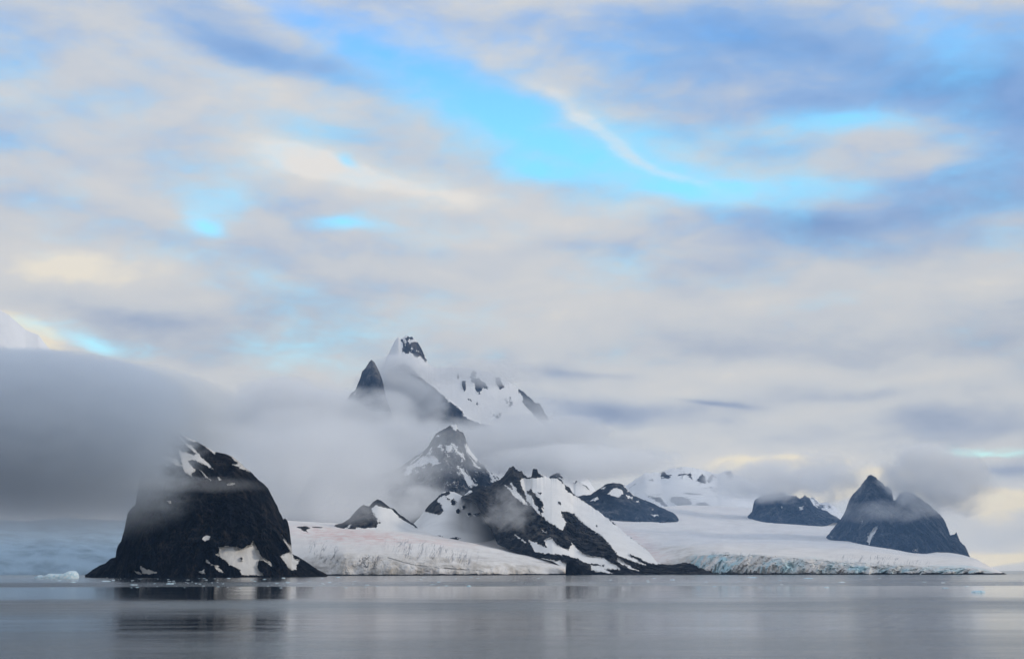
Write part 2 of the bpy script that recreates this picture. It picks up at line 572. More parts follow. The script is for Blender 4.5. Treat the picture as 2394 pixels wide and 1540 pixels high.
# ------------------------------------------------------------------ water
def build_water():
    m, t, out = new_mat('sea_water')
    geo = t.node('ShaderNodeNewGeometry')
    pos = geo.outputs['Position']
    # long wind lanes lying across the view, still slicks between them
    lanes = t.noise(t.mapping(pos, scale=(0.0022, 0.011, 1)), 1.0, 4, 0.5, 0.4)
    sy = t.node('ShaderNodeSeparateXYZ'); t.l.new(pos, sy.inputs[0])
    dist = t.math('LOGARITHM', t.math('MAXIMUM', sy.outputs[1], 20.0), 10.0)
    lanes2 = t.noise(t.mapping(pos, scale=(0.02, 0.06, 1)), 1.0, 4, 0.6, 0.4)
    dist = t.math('MULTIPLY_ADD', t.sub(lanes, 0.5), 0.22, t.math('MULTIPLY_ADD', t.sub(lanes2, 0.5), 0.16, dist))          # lane edges wander
    band = t.node('ShaderNodeValToRGB'); cr = band.color_ramp
    stops = [(0.0, 0.55), (.30, .55), (.34, .18), (.39, .18), (.43, .7), (.47, .85), (.52, .12), (.62, .06), (.66, .7), (.70, .7), (.75, .3), (.85, .35), (1.0, .6)]
    while len(cr.elements) < len(stops): cr.elements.new(0.5)
    for e, (p, c) in zip(cr.elements, stops):
        e.position = p; e.color = (c, c, c, 1)
    t.l.new(t.ramp(dist, 1.5, 3.4, False), band.inputs[0])
    streak = t.noise(t.mapping(pos, scale=(0.008, 0.12, 1)), 1.0, 5, 0.6, 0.3)
    rip = t.math('MULTIPLY_ADD', t.sub(streak, 0.5), 0.7, band.outputs[0], clamp=True)
    bs = t.node('ShaderNodeBsdfPrincipled')
    bs.inputs['Base Color'].default_value = (0.012, 0.018, 0.024, 1)
    bs.inputs['IOR'].default_value = 1.30
    t.put(bs.inputs['Roughness'], t.ramp(rip, 0, 1, False, 0.02, 0.24))
    w1 = t.noise(t.mapping(pos, scale=(0.35, 1.4, 1)), 1.0, 4, 0.55, 0.3)
    w2 = t.noise(t.mapping(pos, scale=(0.05, 0.18, 1)), 1.0, 4, 0.5, 0.3)
    hgt = t.math('MULTIPLY_ADD', w1, t.ramp(rip, 0, 1, False, 0.06, 0.9), t.mul(w2, t.ramp(rip, 0, 1, False, 0.1, 0.6)))
    bp = t.node('ShaderNodeBump')
    bp.inputs['Strength'].default_value = 0.5
    bp.inputs['Distance'].default_value = 0.30
    t.l.new(hgt, bp.inputs['Height'])
    t.l.new(bp.outputs[0], bs.inputs['Normal'])
    t.l.new(bs.outputs[0], out.inputs[0])
    me = bpy.data.meshes.new('sea')
    S = 60000.0
    me.from_pydata([(-S, -S, 0), (S, -S, 0), (S, S, 0), (-S, S, 0)], [], [(0, 1, 2, 3)])
    me.materials.append(m)
    o = bpy.data.objects.new('sea', me); COL.objects.link(o)
    tag(o, 'calm grey sea reflecting clouds and dark cliffs', 'sea', 'structure')


build_water()

# ------------------------------------------------------------------ terrain materials
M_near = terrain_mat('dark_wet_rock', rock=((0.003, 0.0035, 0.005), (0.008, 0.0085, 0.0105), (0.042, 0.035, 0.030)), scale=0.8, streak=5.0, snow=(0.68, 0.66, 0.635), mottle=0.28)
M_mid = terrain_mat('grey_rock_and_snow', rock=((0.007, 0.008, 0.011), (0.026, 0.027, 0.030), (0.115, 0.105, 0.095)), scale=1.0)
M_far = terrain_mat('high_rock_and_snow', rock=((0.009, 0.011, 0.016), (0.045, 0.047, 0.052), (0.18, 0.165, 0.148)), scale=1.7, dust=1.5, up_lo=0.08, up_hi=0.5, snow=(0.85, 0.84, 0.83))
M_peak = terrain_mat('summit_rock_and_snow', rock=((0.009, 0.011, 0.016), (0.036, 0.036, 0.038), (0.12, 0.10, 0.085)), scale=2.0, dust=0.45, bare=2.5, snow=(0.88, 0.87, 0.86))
M_snow = terrain_mat('bright_snow', scale=2.0, snow=(0.88, 0.88, 0.89))
M_right = terrain_mat('haze_tinted_rock', rock=((0.006, 0.009, 0.016), (0.028, 0.033, 0.044), (0.13, 0.13, 0.13)), scale=1.2)  # blue of the distance haze painted into the rock colours
M_farice = terrain_mat('blue_shaded_ice', scale=1.6, snow=(0.40, 0.52, 0.61), bump=5.0, mottle=0.35)  # cloud shade and haze put into the dull blue snow colour
M_ice = terrain_mat('glacier_ice', scale=1.0, snow=(0.84, 0.80, 0.76), glacier=True, bump=1.6)

# ------------------------------------------------------------------ near headland
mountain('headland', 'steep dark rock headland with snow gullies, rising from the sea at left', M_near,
         Z1([(20, 1456), (40, 1450), (90, 1410), (140, 1380), (210, 1350), (250, 1310), (285, 1298), (300, 1290), (304, 1240), (320, 1190), (350, 1150), (362, 1100),
             (380, 1040), (395, 960), (410, 890), (440, 850), (480, 815), (490, 740), (505, 660), (530, 540), (560, 420), (600, 300), (640, 200), (680, 145),
             (740, 122), (790, 130), (820, 125), (870, 160), (960, 210), (1040, 245), (1110, 285), (1200, 335), (1300, 358), (1360, 375), (1420, 420),
             (1480, 480), (1530, 520), (1580, 570), (1640, 620), (1690, 670), (1720, 730), (1750, 790), (1775, 830), (1790, 880), (1815, 920),
             (1827, 952), (1848, 943), (1865, 965), (1872, 985), (1885, 1040), (1892, 1100), (1902, 1180), (1908, 1265), (1960, 1290), (2040, 1340), (2110, 1390), (2200, 1440), (2230, 1454)]),
         None, [(85, 1740), (130, 1760), (200, 1790), (290, 1780), (330, 1740)], [(85, 1710), (130, 1610), (200, 1570), (290, 1590), (330, 1700)],
         snow=[Z1(p) for p in [
             [(870, 310), (905, 340), (960, 345), (1010, 370), (1030, 355), (990, 310), (940, 270), (900, 230), (858, 185), (880, 185), (930, 250), (970, 280), (1000, 280),
              (1040, 340), (1090, 390), (1140, 440), (1192, 500), (1150, 480), (1100, 450), (1060, 430), (1000, 405), (960, 420), (1000, 470), (1025, 500), (1000, 530), (990, 562), (930, 530), (910, 480), (905, 440), (885, 400)],
             [(700, 368), (760, 375), (830, 400), (880, 430), (912, 470), (860, 462), (800, 430), (750, 402)],
             [(860, 140), (960, 190), (1050, 240), (1000, 245), (940, 215)],
             [(1100, 275), (1170, 295), (1225, 330), (1200, 358), (1150, 318)],
             [(1320, 360), (1390, 375), (1440, 415), (1500, 485), (1525, 518), (1480, 502), (1425, 490), (1440, 462), (1400, 432), (1360, 392)],
             [(1360, 448), (1430, 455), (1430, 468), (1380, 462)],
             [(1060, 488), (1110, 536), (1165, 592), (1120, 572)], [(1225, 566), (1245, 566), (1265, 594), (1240, 592)],
             [(1320, 635), (1350, 622), (1392, 618), (1385, 634), (1340, 642)], [(768, 782), (800, 782), (810, 800), (785, 808)],
             [(748, 450), (775, 450), (775, 470), (755, 470)],
             [(1085, 1130), (1120, 1093), (1162, 1108), (1140, 1142), (1110, 1152)],
             [(1240, 1205), (1320, 1195), (1400, 1205), (1450, 1225), (1490, 1195), (1540, 1190), (1548, 1145), (1570, 1190), (1600, 1240), (1640, 1300), (1720, 1350), (1732, 1392),
              (1690, 1350), (1640, 1320), (1600, 1330), (1590, 1380), (1610, 1430), (1640, 1440), (1640, 1460), (1440, 1460), (1430, 1410), (1380, 1380), (1330, 1370), (1310, 1330), (1260, 1300), (1215, 1270), (1245, 1265)],
             [(1800, 1290), (1850, 1260), (1890, 1248), (1920, 1280), (1925, 1310), (1982, 1325), (1950, 1370), (1950, 1412), (1900, 1412), (1860, 1370), (1840, 1350), (1820, 1310)],
             [(1815, 1090), (1850, 1140), (1900, 1190), (1905, 1262), (1870, 1210), (1838, 1150)],
             [(525, 1372), (570, 1400), (630, 1415), (688, 1442), (600, 1452), (550, 1442), (530, 1400)], [(470, 1420), (520, 1435), (532, 1452), (490, 1442)],
             [(1040, 1425), (1105, 1413), (1112, 1447), (1060, 1442)], [(1118, 1306), (1140, 1318), (1147, 1343), (1180, 1360), (1250, 1380), (1220, 1387), (1160, 1364), (1122, 1340)],
             [(1190, 1372), (1240, 1398), (1292, 1442), (1260, 1434), (1210, 1402)]]],
         rock=[Z1([(1440, 1305), (1455, 1298), (1465, 1325), (1445, 1328)])],
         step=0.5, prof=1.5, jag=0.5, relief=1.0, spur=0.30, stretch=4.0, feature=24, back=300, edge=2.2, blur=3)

# ------------------------------------------------------------------ glacier and snowfields
def build_glacier():
    # column: x, shore distance, then (row, distance) of ice-front top, mid slope, upper slope, head
    T = [(560, 2420, 1312, 2440, 1280, 2550, 1240, 2750, 1215, 3100),
         (640, 2380, 1312, 2400, 1275, 2510, 1226, 2700, 1212, 3050),
         (690, 2350, 1310, 2370, 1270, 2480, 1229, 2680, 1216, 3000),
         (800, 2260, 1292, 2290, 1262, 2430, 1236, 2700, 1222, 3100),
         (900, 2240, 1296, 2275, 1264, 2420, 1240, 2700, 1222, 3150),
         (1000, 2230, 1300, 2262, 1272, 2400, 1246, 2700, 1222, 3200),
         (1150, 2250, 1312, 2278, 1292, 2400, 1276, 2650, 1222, 3300),
         (1310, 2290, 1328, 2306, 1318, 2400, 1292, 2600, 1198, 3500),
         (1390, 2480, 1325, 2500, 1312, 2580, 1285, 2750, 1195, 3700),
         (1500, 2500, 1322, 2520, 1305, 2600, 1268, 2900, 1186, 4000),
         (1600, 2470, 1298, 2500, 1284, 2580, 1256, 3000, 1178, 4500),
         (1690, 2370, 1294, 2400, 1282, 2460, 1246, 3300, 1180, 4800),
         (1800, 2300, 1298, 2330, 1284, 2500, 1240, 3500, 1190, 4900),
         (2000, 2250, 1314, 2280, 1290, 2500, 1262, 3200, 1222, 4300),
         (2150, 2200, 1322, 2230, 1306, 2450, 1290, 3000, 1268, 3500),
         (2280, 2150, 1327, 2180, 1316, 2350, 1308, 2600, 1304, 2900),
         (2330, 2130, 1338, 2150, 1333, 2250, 1330, 2400, 1332, 2600),
         (2368, 2120, 1348, 2135, 1347, 2200, 1346, 2300, 1347, 2450)]
    T = np.array(T, float)
    x = np.arange(T[0, 0] * K, T[-1, 0] * K, 0.55)
    def col(i):
        v = np.interp(x, T[:, 0] * K, T[:, i])
        k = np.ones(17) / 17
        return np.convolve(np.pad(v, 8, 'edge'), k, 'valid')
    dS = col(1)
    lev_y = [water_py(x, dS, -5.0)] + [col(2 + 2 * i) * K for i in range(4)]
    lev_d = [dS] + [col(3 + 2 * i) for i in range(4)]
    rows = [(0, 70), (1, 55), (2, 70), (3, 70)]
    px, py, d, lv = [], [], [], []
    for k, n in rows:
        for i in range(n):
            f = i / n
            g = f
            if k == 0:                                   # rounded lip of the ice front
                g = f
                dd = lev_d[0] + (lev_d[1] - lev_d[0]) * f ** 2.2
            else:
                dd = lev_d[k] + (lev_d[k + 1] - lev_d[k]) * f ** 1.25
            py.append(lev_y[k] + (lev_y[k + 1] - lev_y[k]) * g); d.append(dd); lv.append(np.full_like(x, k + f))
    py = np.array(py); d = np.array(d); lv = np.array(lv)
    # soften the breaks between levels
    for _ in range(6):
        py[1:-1] = 0.25 * py[:-2] + 0.5 * py[1:-1] + 0.25 * py[2:]
        d[1:-1] = 0.25 * d[:-2] + 0.5 * d[1:-1] + 0.25 * d[2:]
    px = np.repeat(x[None], len(py), 0)
    hx, hy, sl = rays(px, py)
    z = CAM_Z + sl * d
    q = np.stack([hx * d, hy * d, z], -1)
    X = px / K                                           # disp column
    front = np.clip(1.35 - lv, 0, 1) * np.clip((lv + 0.05) * 4, 0, 1)
    right = np.clip((X - 1600) / 60, 0, 1)
    # seracs: broken vertical blocks on the right-hand front, smoother lobes on the left
    v = np.stack([q[..., 0] / 34, q[..., 1] / 34, q[..., 2] / 60], -1)
    ser = ridged(v + 0.3 * fbm(v * 2, 3)[..., None], 5, 0.6)
    lob = fbm(np.stack([q[..., 0] / 150, q[..., 1] / 150, q[..., 2] / 200], -1) + 4, 4)
    bays = fbm(np.stack([q[..., 0] / 110, 0 * z, 0 * z + 8.1], -1), 3)
    d = d + front * (-(ser - 0.4) * (9 + 30 * right) + 34 * lob + 40 * bays * right)
    z = z + np.clip(lv - 0.7, 0, 1) * np.clip(4.2 - lv, 0, 1) * 9 * fbm(np.stack([q[..., 0] / 160, q[..., 1] / 160, 0 * z], -1), 5, 0.45) + front * right * 3.0 * (ser - 0.4)
    P = np.stack([hx * d, hy * d, z], -1)
    # surface attributes
    def g(cx, cy, rx, ry, a=0):
        ca, sa = math.cos(R(a)), math.sin(R(a))
        ux = ((X - cx) * ca + (py / K - cy) * sa) / rx; uy = (-(X - cx) * sa + (py / K - cy) * ca) / ry
        return np.exp(-(ux * ux + uy * uy))
    n1 = fbm(np.stack([px * 0.12, py * 0.2, 0 * px], -1), 4)
    pink = np.clip(g(800, 1250, 130, 18, 5) * 1.0 + g(1000, 1262, 160, 10, 4) * 0.5 + g(1500, 1275, 90, 20, 30) * 0.7 + g(1400, 1290, 80, 20, 20) * .4 + g(1000, 1335, 60, 6) * .5 + n1 * 0.2, 0, 1)
    dirt = np.clip(np.clip(1.5 - lv, 0, 1) * (1 - right) * 0.95 + g(1090, 1310, 60, 22) * 0.5 + g(1250, 1310, 80, 22) * 0.3 + g(1580, 1285, 80, 10, 8) * 0.7
                   + right * np.clip(1.3 - lv, 0, 1) * 0.6 + n1 * 0.35, 0, 1)
    blue = np.clip((g(1650, 1310, 50, 28) + g(1700, 1315, 45, 28) * .7 + g(1800, 1325, 45, 16) + g(1980, 1330, 48, 18) + g(2090, 1332, 40, 14) * .8 + g(2190, 1335, 40, 14) * .7
                    + g(2230, 1318, 60, 8) * .6 + g(2275, 1330, 40, 14) * .9 + g(1890, 1318, 60, 20) * .4 + g(1760, 1310, 30, 20) * .4) * 1.1
                   * 1.5 * np.clip(1.6 - lv, 0, 1), 0, 1)
    # crevasses on the steep lobes, slightly dented and painted with dark shade
    cz = np.zeros_like(px)
    for (cx, cy_, rx, ry, ang) in [(760, 1290, 50, 30, 28), (985, 1285, 105, 28, 8), (1085, 1300, 45, 26, 0), (870, 1312, 40, 20, 0), (2060, 1308, 130, 12, 4), (1700, 1292, 90, 8, 3)]:
        cz = np.maximum(cz, g(cx, cy_, rx, ry, ang))
    cv = np.stack([px * 0.55 + py * 0.16, py * 0.12, 0 * px + 3], -1)
    lines = 1 - np.abs(perlin(cv + 0.25 * fbm(cv * 1.5, 3)[..., None])) * 6
    crev = np.clip(lines, 0, 1) * np.clip((cz - 0.35) * 3, 0, 1) * np.clip(fbm(cv * 0.5 + 20, 2) * 3 + 0.4, 0, 1)
    ly = D([(900, 1300), (960, 1318), (1020, 1326), (1080, 1330), (1130, 1334)])
    arc = np.exp(-((py - pl(ly, px) + 0.9 * fbm(np.stack([px * 0.15, 0 * px, 0 * px], -1), 3)) / 0.5) ** 2) * ((X > 905) & (X < 1130)) * np.clip(0.6 + 1.5 * fbm(np.stack([px * 0.09, 0 * px, 0 * px + 5], -1), 2), 0, 1)
    crev = np.clip(np.maximum(crev, arc * 0.8), 0, 1)
    d = d + crev * 5
    P = np.stack([hx * d, hy * d, z], -1)
    # thin dark rock foot at the waterline where the ice has drawn back
    sn = np.ones_like(px) * 1.4
    nz = fbm(np.stack([px * 0.08, 0 * px, 0 * px + 2], -1), 4)
    foot = (z < 2.2 + 3.5 * nz) & (nz > -0.28)
    sn[foot] = -0.6
    # a fringe of rocks high on the snow shoulder
    o_rock = [Z3([(50, 640), (100, 640), (150, 635), (185, 650), (150, 662), (165, 690), (120, 668)]), Z3([(200, 640), (300, 640), (290, 652), (215, 650)])]
    sn = np.minimum(sn, 0.5 - polys_sd(px, py, o_rock) / 2.5)
    # head: carry the sheet on behind the mountains, then down
    nb = 3
    PB = []
    for i in range(1, nb + 1):
        p = P[-1].copy(); p[:, 0] += hx[-1] * 300 * i; p[:, 1] += hy[-1] * 300 * i; p[:, 2] = p[:, 2] * (1 - i / nb) - 5 * i / nb
        PB.append(p)
    P = np.concatenate([P, np.array(PB)], 0)
    def ext(a): return np.concatenate([a, np.repeat(a[-1:], nb, 0)], 0)
    part = ext(np.where(lv < 1.02, 0, -1)); part[-nb:] = -1
    part = np.where((part == 0) & (np.repeat(X[:1], len(part), 0) > 1640), 1, part)
    o = grid_mesh('glacier', P, {'snow': ext(sn), 'pink': ext(pink), 'blue': ext(blue), 'dirt': ext(dirt), 'crev': ext(crev)}, M_ice, part, ['ice_cliff', 'ice_cliff'])
    for c_ in o.children:
        c_['label'] = 'blue and cream broken ice cliff of the right-hand front' if min(v.co.x for v in c_.data.vertices) > 200 else 'dirty cream ice front left of the dark ridge'
    tag(o, 'broad white glacier ending in a low crevassed ice cliff along the shore', 'glacier', 'structure')


build_glacier()

# ------------------------------------------------------------------ middle-distance mountains
mountain('small_peak', 'small pointed peak with grey rock left flank and smooth snow right face', M_mid,
         Z3([(370, 662), (420, 620), (480, 605), (540, 570), (600, 500), (650, 450), (670, 440), (700, 452), (720, 457), (745, 430), (780, 400), (800, 393), (840, 410), (880, 440), (910, 465),
             (950, 480), (990, 520), (1040, 555), (1100, 600), (1140, 625), (1180, 660), (1260, 705), (1300, 720)]),
         Z3([(370, 664), (450, 672), (600, 668), (700, 690), (900, 700), (1100, 715), (1300, 724)]),
         2900, 2720, snow=[Z3([(742, 470), (780, 447), (840, 462), (890, 474), (915, 480), (940, 495), (1000, 560), (1050, 592), (1100, 616), (1180, 668), (1300, 720), (1300, 760), (700, 760), (600, 668), (610, 645), (640, 655), (780, 645), (805, 600), (775, 540), (748, 500)]),
                           Z3([(495, 660), (555, 620), (545, 648), (515, 668)])],
         rock=[Z3([(760, 510), (775, 512), (780, 545), (768, 540)]), Z3([(795, 570), (815, 580), (825, 612), (805, 600)])], relief=0.5, spur=0.1, jag=0.5, feature=12, back=250, edge=2.5, step=0.5)
mountain('snow_dome', 'rounded snow dome with scattered dark rock outcrops beside the dark ridge', M_mid,
         Z3([(1080, 660), (1130, 610), (1180, 560), (1230, 490), (1280, 430), (1340, 380), (1370, 345), (1400, 325), (1450, 320), (1500, 325), (1540, 345), (1580, 365), (1640, 375), (1700, 365), (1760, 358), (1820, 370), (1900, 400), (2000, 500)]),
         Z3([(1080, 670), (1200, 700), (1400, 745), (1600, 790), (1800, 830), (2000, 870)]),
         3050, [(0, 2700), (1024, 2640)], rock=[Z3(p) for p in [
             [(1340, 375), (1380, 335), (1455, 314), (1457, 345), (1390, 360), (1350, 395), (1342, 412), (1380, 440), (1395, 500), (1370, 530), (1330, 530), (1230, 505), (1240, 460), (1280, 420)],
             [(1420, 366), (1452, 395), (1435, 397)], [(1465, 410), (1490, 388), (1512, 415), (1505, 447), (1475, 442)], [(1568, 450), (1590, 440), (1602, 460), (1575, 477)],
             [(1513, 490), (1535, 476), (1552, 500), (1535, 527), (1513, 515)], [(1618, 520), (1640, 515), (1648, 535), (1625, 542)],
             [(1448, 746), (1500, 736), (1557, 745), (1520, 760), (1470, 760)], [(1315, 718), (1395, 722), (1360, 733)], [(1675, 522), (1725, 518), (1720, 530), (1680, 535)]]],
         snowy=True, relief=0.25, spur=0.12, jag=0.3, feature=16, back=300, edge=2.5, step=0.5, prof=1.1)
zc = lambda pts: Z4([(x - 2142, y) for x, y in pts])
mountain('dark_ridge', 'dark jagged rock ridge with a broad snow slope down its right side', M_mid,
         zc([(1560, 372), (1600, 340), (1640, 300), (1720, 262), (1780, 275), (1820, 270), (1860, 240), (1930, 205), (1960, 170), (1980, 140), (2000, 105), (2035, 93), (2060, 120), (2080, 135), (2110, 140), (2140, 170), (2170, 195), (2200, 195), (2206, 170), (2214, 115), (2255, 118), (2262, 145)]) +
         Z4([(165, 175), (230, 195), (300, 210), (340, 235), (375, 270), (410, 290), (440, 340), (480, 370), (530, 400), (600, 450), (680, 510), (760, 565), (830, 625), (900, 690), (960, 740), (1040, 800), (1120, 860), (1200, 910), (1300, 955), (1400, 965), (1480, 970), (1560, 1000), (1640, 1035), (1720, 1060), (1800, 1080)]),
         zc([(1560, 378), (1640, 400), (1700, 440), (1770, 560), (1850, 700), (1890, 800), (2000, 850), (2200, 910), (2394, 955)]) + Z4([(330, 1000), (450, 1075), (600, 1100), (1800, 1100)]),
         [(420, 3050), (512, 3000), (580, 2920), (640, 2700), (690, 2450), (720, 2340)], [(420, 2950), (500, 2560), (560, 2360), (620, 2300), (690, 2300), (720, 2310)],
         snow=[Z4(p) for p in [
             [(130, 150), (230, 185), (300, 205), (352, 250), (372, 290), (400, 325), (440, 350), (520, 400), (680, 505), (830, 620), (960, 735), (1120, 850), (1210, 905), (1310, 955), (1330, 972), (1210, 985), (1100, 960), (1030, 915), (950, 895),
              (1020, 940), (1105, 990), (1000, 960), (910, 925), (870, 915), (850, 900), (790, 825), (700, 730), (600, 660), (520, 600), (470, 540), (400, 505), (330, 498), (350, 560), (380, 600), (345, 672), (300, 650), (235, 612), (200, 590), (150, 530), (130, 480), (165, 470), (168, 428), (110, 360), (60, 300), (40, 310), (0, 335), (-40, 250), (-40, 205), (0, 200), (60, 200), (170, 192), (125, 155)],
             [(60, 360), (0, 330), (20, 400), (70, 460), (120, 520), (150, 540), (120, 460), (100, 455)],
             [(175, 760), (235, 738), (290, 800), (340, 832), (400, 852), (430, 788), (480, 840), (520, 880), (600, 910), (680, 915), (740, 935), (780, 965), (840, 1000), (877, 1032), (830, 1027), (720, 1025), (805, 1067), (660, 1055), (600, 1040), (605, 1000), (540, 960), (480, 930), (400, 905), (300, 890), (180, 885), (90, 870), (40, 768), (100, 790), (180, 822), (200, 830)],
             [(850, 920), (900, 960), (960, 1000), (1035, 1042), (980, 1032), (900, 990), (840, 950)], [(160, 670), (190, 685), (192, 700), (168, 688)],
             [(-260, 900), (0, 925), (200, 935), (330, 950), (380, 990), (440, 1080), (-260, 1080)]]] +
         [Z3(p) for p in [[(1958, 262), (2000, 300), (2030, 352), (2090, 402), (2140, 442), (2168, 448), (2130, 388), (2080, 328), (2060, 288), (2022, 238), (2010, 243), (2040, 310), (2000, 288)],
                          [(2052, 713), (2140, 768), (2147, 787), (2080, 747)], [(2298, 668), (2342, 690), (2330, 702)], [(1588, 352), (1640, 308), (1668, 318), (1620, 347)], [(2180, 770), (2230, 810), (2240, 850), (2200, 810)]]],
         rock=[Z4(p) for p in [[(395, 508), (450, 518), (498, 580), (460, 577), (420, 542)], [(648, 625), (660, 625), (662, 642), (650, 640)], [(765, 568), (800, 580), (832, 627), (800, 612)],
                               [(300, 410), (330, 420), (330, 440), (310, 430)], [(118, 325), (150, 330), (145, 345), (120, 340)], [(115, 455), (150, 470), (165, 500), (145, 520), (120, 490)],
                               [(345, 225), (380, 270), (372, 300), (400, 320), (440, 350), (440, 320), (400, 270)],
                               [(160, 890), (300, 895), (400, 915), (480, 940), (540, 970), (720, 990), (715, 1003), (600, 990), (540, 1000), (480, 990), (330, 940), (200, 910)], [(950, 897), (1100, 960), (1210, 985), (1100, 975), (1000, 930)],
                               [(500, 590), (600, 665), (720, 740), (790, 822), (760, 800), (680, 730), (580, 660)]]],
         relief=0.9, spur=0.14, jag=1.2, blur=18, feature=15, back=350, edge=2.2, step=0.5, prof=1.15, round_ends=False)
mountain('shore_boulder', 'rounded dark rock knob at the waterline below the dark ridge', M_near,
         Z4([(370, 1075), (374, 1000), (385, 965), (430, 945), (470, 955), (500, 985), (530, 1015), (570, 1030), (610, 1050), (700, 1060), (820, 1072)]), None,
         2290, 2262, jag=0.3, relief=0.8, spur=0.1, feature=8, back=40, stretch=1.2, step=0.4, blur=3)
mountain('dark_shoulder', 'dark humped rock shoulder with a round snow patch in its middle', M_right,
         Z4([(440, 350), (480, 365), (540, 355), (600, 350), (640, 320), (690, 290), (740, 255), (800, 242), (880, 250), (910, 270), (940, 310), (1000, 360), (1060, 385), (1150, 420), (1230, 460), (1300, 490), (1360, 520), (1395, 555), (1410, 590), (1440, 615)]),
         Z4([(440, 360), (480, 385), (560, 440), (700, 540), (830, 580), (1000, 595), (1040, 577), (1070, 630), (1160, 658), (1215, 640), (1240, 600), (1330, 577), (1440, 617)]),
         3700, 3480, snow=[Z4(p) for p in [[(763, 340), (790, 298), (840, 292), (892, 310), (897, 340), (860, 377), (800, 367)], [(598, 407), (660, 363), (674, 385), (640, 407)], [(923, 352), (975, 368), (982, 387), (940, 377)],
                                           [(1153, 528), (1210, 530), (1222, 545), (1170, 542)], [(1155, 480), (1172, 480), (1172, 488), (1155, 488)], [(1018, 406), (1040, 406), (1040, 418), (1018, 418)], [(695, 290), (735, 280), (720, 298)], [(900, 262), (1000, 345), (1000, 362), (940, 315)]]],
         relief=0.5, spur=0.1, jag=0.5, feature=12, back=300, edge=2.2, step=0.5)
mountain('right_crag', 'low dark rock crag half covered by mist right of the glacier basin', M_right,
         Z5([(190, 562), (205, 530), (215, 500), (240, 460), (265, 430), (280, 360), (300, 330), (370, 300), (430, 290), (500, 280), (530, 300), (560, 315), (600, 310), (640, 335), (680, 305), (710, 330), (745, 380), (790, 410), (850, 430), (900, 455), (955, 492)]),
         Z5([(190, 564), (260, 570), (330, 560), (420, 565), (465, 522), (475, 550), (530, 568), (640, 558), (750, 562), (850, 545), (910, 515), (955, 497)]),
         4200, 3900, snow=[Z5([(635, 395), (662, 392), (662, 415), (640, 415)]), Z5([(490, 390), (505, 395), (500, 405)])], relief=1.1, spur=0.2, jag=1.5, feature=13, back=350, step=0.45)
mountain('twin_peak', 'large haze-blue twin-topped rock mountain above the right end of the glacier', M_right,
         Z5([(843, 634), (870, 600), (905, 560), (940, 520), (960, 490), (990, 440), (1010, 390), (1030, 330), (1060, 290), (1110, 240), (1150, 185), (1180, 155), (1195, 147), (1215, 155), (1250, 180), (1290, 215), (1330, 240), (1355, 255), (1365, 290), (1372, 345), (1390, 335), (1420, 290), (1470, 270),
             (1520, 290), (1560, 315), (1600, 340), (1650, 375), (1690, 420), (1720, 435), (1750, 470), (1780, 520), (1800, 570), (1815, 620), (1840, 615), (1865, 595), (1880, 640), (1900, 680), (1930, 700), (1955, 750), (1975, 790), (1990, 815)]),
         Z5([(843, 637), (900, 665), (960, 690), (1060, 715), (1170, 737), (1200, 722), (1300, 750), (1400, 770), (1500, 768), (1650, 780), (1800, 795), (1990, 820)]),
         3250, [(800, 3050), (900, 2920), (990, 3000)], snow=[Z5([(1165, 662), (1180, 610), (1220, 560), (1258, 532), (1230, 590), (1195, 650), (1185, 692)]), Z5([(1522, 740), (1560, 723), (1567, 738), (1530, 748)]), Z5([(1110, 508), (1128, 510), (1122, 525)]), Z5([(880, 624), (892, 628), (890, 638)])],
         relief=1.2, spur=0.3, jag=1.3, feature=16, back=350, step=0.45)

# ------------------------------------------------------------------ higher, farther peaks
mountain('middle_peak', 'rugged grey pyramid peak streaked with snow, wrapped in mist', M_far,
         Z2([(330, 1800), (420, 1600), (480, 1480), (560, 1420), (600, 1390), (640, 1370), (740, 1290), (830, 1230), (890, 1180), (920, 1175), (1000, 1110), (1040, 1040), (1080, 980), (1120, 950), (1180, 920), (1215, 895), (1235, 905), (1260, 895), (1275, 930), (1300, 955), (1330, 975), (1345, 1010), (1360, 1060), (1380, 1110), (1420, 1170), (1470, 1225), (1510, 1260), (1540, 1300), (1570, 1330), (1600, 1340), (1660, 1390), (1700, 1440), (1760, 1480), (1850, 1600), (1950, 1800)]),
         Z2([(330, 1810), (1950, 1810)]), 4550, 4150,
         snow=[Z2(p) for p in [[(1225, 903), (1262, 898), (1282, 935), (1250, 942)], [(1123, 1103), (1150, 1118), (1167, 1147), (1140, 1132)], [(1165, 1083), (1230, 1088), (1222, 1142), (1180, 1152)], [(1240, 1088), (1290, 1148), (1342, 1185), (1330, 1197), (1280, 1162)],
                               [(1355, 1085), (1400, 1135), (1475, 1225), (1440, 1217), (1410, 1202), (1370, 1150)], [(920, 1220), (960, 1183), (1040, 1173), (1092, 1210), (1102, 1250), (1060, 1262), (1020, 1242), (960, 1272), (930, 1252)],
                               [(808, 1290), (850, 1258), (910, 1228), (932, 1260), (870, 1292), (850, 1322), (830, 1362), (808, 1342)], [(1283, 1268), (1330, 1308), (1380, 1358), (1430, 1428), (1465, 1452), (1380, 1457), (1360, 1432), (1340, 1382), (1310, 1332)],
                               [(1430, 1248), (1467, 1287), (1450, 1277)], [(1555, 1318), (1600, 1368), (1632, 1402), (1610, 1402)], [(1600, 1345), (1660, 1395), (1690, 1440), (1650, 1410)]]],
         relief=1.1, spur=0.25, jag=0.8, feature=16, back=500, step=0.5, prof=1.2)
